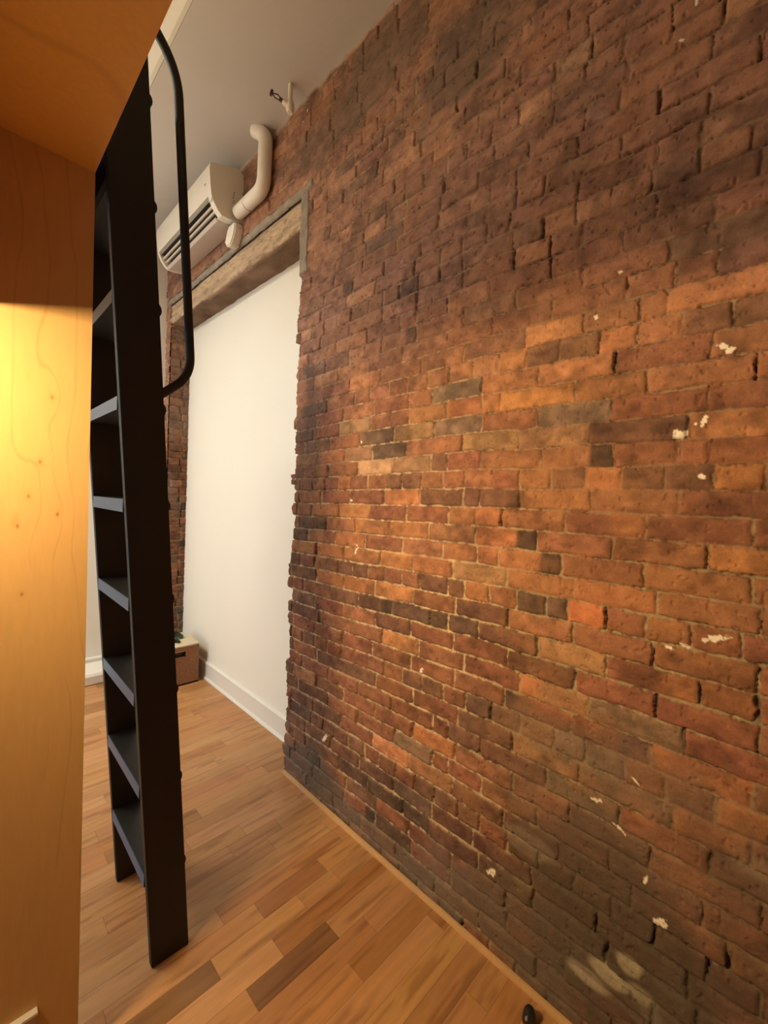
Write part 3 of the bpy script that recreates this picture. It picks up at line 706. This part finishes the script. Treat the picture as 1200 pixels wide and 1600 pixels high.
# ---------------------------------------------------------------- wicker box in the far corner
def weave(m_):
    nt = m_.node_tree; b = nt.nodes['Principled BSDF']; tc = nt.nodes.new('ShaderNodeTexCoord')
    w = nt.nodes.new('ShaderNodeTexWave'); w.bands_direction = 'Z'; w.inputs['Scale'].default_value = 26; w.inputs['Distortion'].default_value = 3; w.inputs['Detail Scale'].default_value = 6
    nt.links.new(tc.outputs['Object'], w.inputs['Vector'])
    r = nt.nodes.new('ShaderNodeValToRGB'); r.color_ramp.elements[0].color = (.13, .05, .022, 1); r.color_ramp.elements[1].color = (.46, .23, .11, 1)
    nt.links.new(w.outputs['Fac'], r.inputs['Fac']); nt.links.new(r.outputs[0], b.inputs['Base Color'])
    k = nt.nodes.new('ShaderNodeBump'); k.inputs['Distance'].default_value = .004; k.inputs['Strength'].default_value = .7
    nt.links.new(w.outputs['Fac'], k.inputs['Height']); nt.links.new(k.outputs[0], b.inputs['Normal']); return m_
M_WICK = weave(mat('woven_wicker', (.3, .15, .07), .7))
BX0, BX1, BY0, BY1 = 1.16, 1.49, 3.66, 4.02
wb = thing('wicker_basket', ((BX0+BX1)/2, (BY0+BY1)/2, 0), 'square brown wicker basket with pale lid in the corner behind the ladder', 'basket')
bm = bmesh.new()
# front wall with a hand hole, other walls plain
hx0, hx1, hz0, hz1 = 1.285, 1.380, .245, .288; t_ = .014; hh = .328
for a in ((BX0, hx0, 0, hh), (hx1, BX1, 0, hh), (hx0, hx1, 0, hz0), (hx0, hx1, hz1, hh)):
    add_box(bm, a[0], a[1], BY0, BY0+t_, a[2], a[3])
add_box(bm, BX0, BX1, BY1-t_, BY1, 0, hh); add_box(bm, BX0, BX0+t_, BY0+t_, BY1-t_, 0, hh); add_box(bm, BX1-t_, BX1, BY0+t_, BY1-t_, 0, hh)
add_box(bm, BX0, BX1, BY0, BY1, .002, .012)
obj('basket_body', bm, M_WICK, wb)
bm = bmesh.new()
for a in ((hx0-.008, hx0, hz0-.008, hz1+.008), (hx1, hx1+.008, hz0-.008, hz1+.008), (hx0, hx1, hz0-.008, hz0), (hx0, hx1, hz1, hz1+.008)):
    add_box(bm, a[0], a[1], BY0-.005, BY0-.0002, a[2], a[3], .001)
obj('handle_rim', bm, M_WICK, wb)
box('basket_liner', BX0+.03, BX1-.03, BY0+.03, BY1-.03, .014, hh-.005, M_DARK, wb)
box('lid', BX0-.004, BX1+.003, BY0-.006, BY1+.004, hh+.001, hh+.016, mat('pale_lid', (.62, .54, .38), .6, noise=.1), wb, bev=.005)
# small things on the lid
LT = hh+.016
M_GLASS = mat('green_glass', (.05, .07, .035), .12, noise=.2, nscale=30, coat=.5)
tr = thing('glass_tray', (1.30, 3.88, LT), 'dark green glass tray lying on the pale basket lid', 'tray')
box('tray_base', 1.22, 1.42, 3.83, 3.97, LT+.0003, LT+.008, M_GLASS, tr, bev=.002)
for a in ((1.22, 1.42, 3.962, 3.97), (1.22, 1.228, 3.83, 3.962), (1.412, 1.42, 3.83, 3.962)):
    bm = bmesh.new(); add_box(bm, a[0], a[1], a[2], a[3], LT+.0082, LT+.034, .001); obj('tray_rim', bm, M_GLASS, tr)
cmr = thing('trinket', (1.335, 3.76, LT), 'small dark round ended object on front of the basket lid', 'trinket')
bm = bmesh.new(); add_box(bm, 1.30, 1.36, 3.755, 3.80, LT+.0003, LT+.032, .006); obj('body', bm, M_DARK, cmr, smooth=True)
bm = bmesh.new(); add_tube(bm, [(1.345, 3.754, LT+.016), (1.345, 3.725, LT+.016)], [.014, .012], 16); obj('lens_ring', bm, M_BLACK, cmr, smooth=True)
for (x_, y_, r_, lab) in ((1.265, 3.80, .016, 'tiny brass bead bowl beside the dark trinket on basket lid'), (1.235, 3.76, .014, 'tiny brass bead bowl at the hidden edge of basket lid')):
    bm = bmesh.new(); add_tube(bm, [(x_, y_, LT+.0003), (x_, y_, LT+.012), (x_, y_, LT+.024), (x_, y_, LT+.028)], [r_*.6, r_, r_*.9, r_*.5], 14)
    tag(obj('brass_bowl', bm, mat('brass', (.6, .42, .15), .25, metal=.9, noise=.05), smooth=True), lab, 'trinket')

# ---------------------------------------------------------------- door stop at the bottom edge of the picture
ds = thing('door_stop', (1.30, .56, 0), 'black rubber door stop on the oak floor near the brick wall', 'door stop')
bm = bmesh.new(); add_tube(bm, [(1.30, .535, .0002), (1.30, .535, .012), (1.30, .535, .034), (1.30, .535, .042), (1.30, .535, .045)], [.022, .022, .018, .013, .004], 22)
obj('rubber_dome', bm, M_BLACK, ds, smooth=True)
bm = bmesh.new(); add_tube(bm, [(1.288, .535, .020), (1.276, .535, .030), (1.279, .535, .036)], [.006, .005, .003], 12)
obj('metal_pin', bm, M_CHROME, ds, smooth=True)

# unseen window added in the left wall as source for the cool light
win = struct(thing('added_window', (-3.19, 2.9, 1.6), 'unseen window added in the left wall', 'window'))
del win['label'], win['category']
bm = bmesh.new()
for a in ((2.24, 3.56, .80, .86), (2.24, 3.56, 2.34, 2.40), (2.24, 2.30, .86, 2.34), (3.50, 3.56, .86, 2.34), (2.30, 3.50, 1.58, 1.62)):
    add_box(bm, -3.199, -3.13, a[0], a[1], a[2], a[3], .003)
obj('added_window_frame', bm, M_TRIM, win)
box('added_window_pane', -3.1985, -3.185, 2.301, 3.499, .861, 2.339, mat('added_pane_glow', (.2, .25, .3), .1, noise=.01, emit=(.34, .62, 1.0), estr=.6), win)
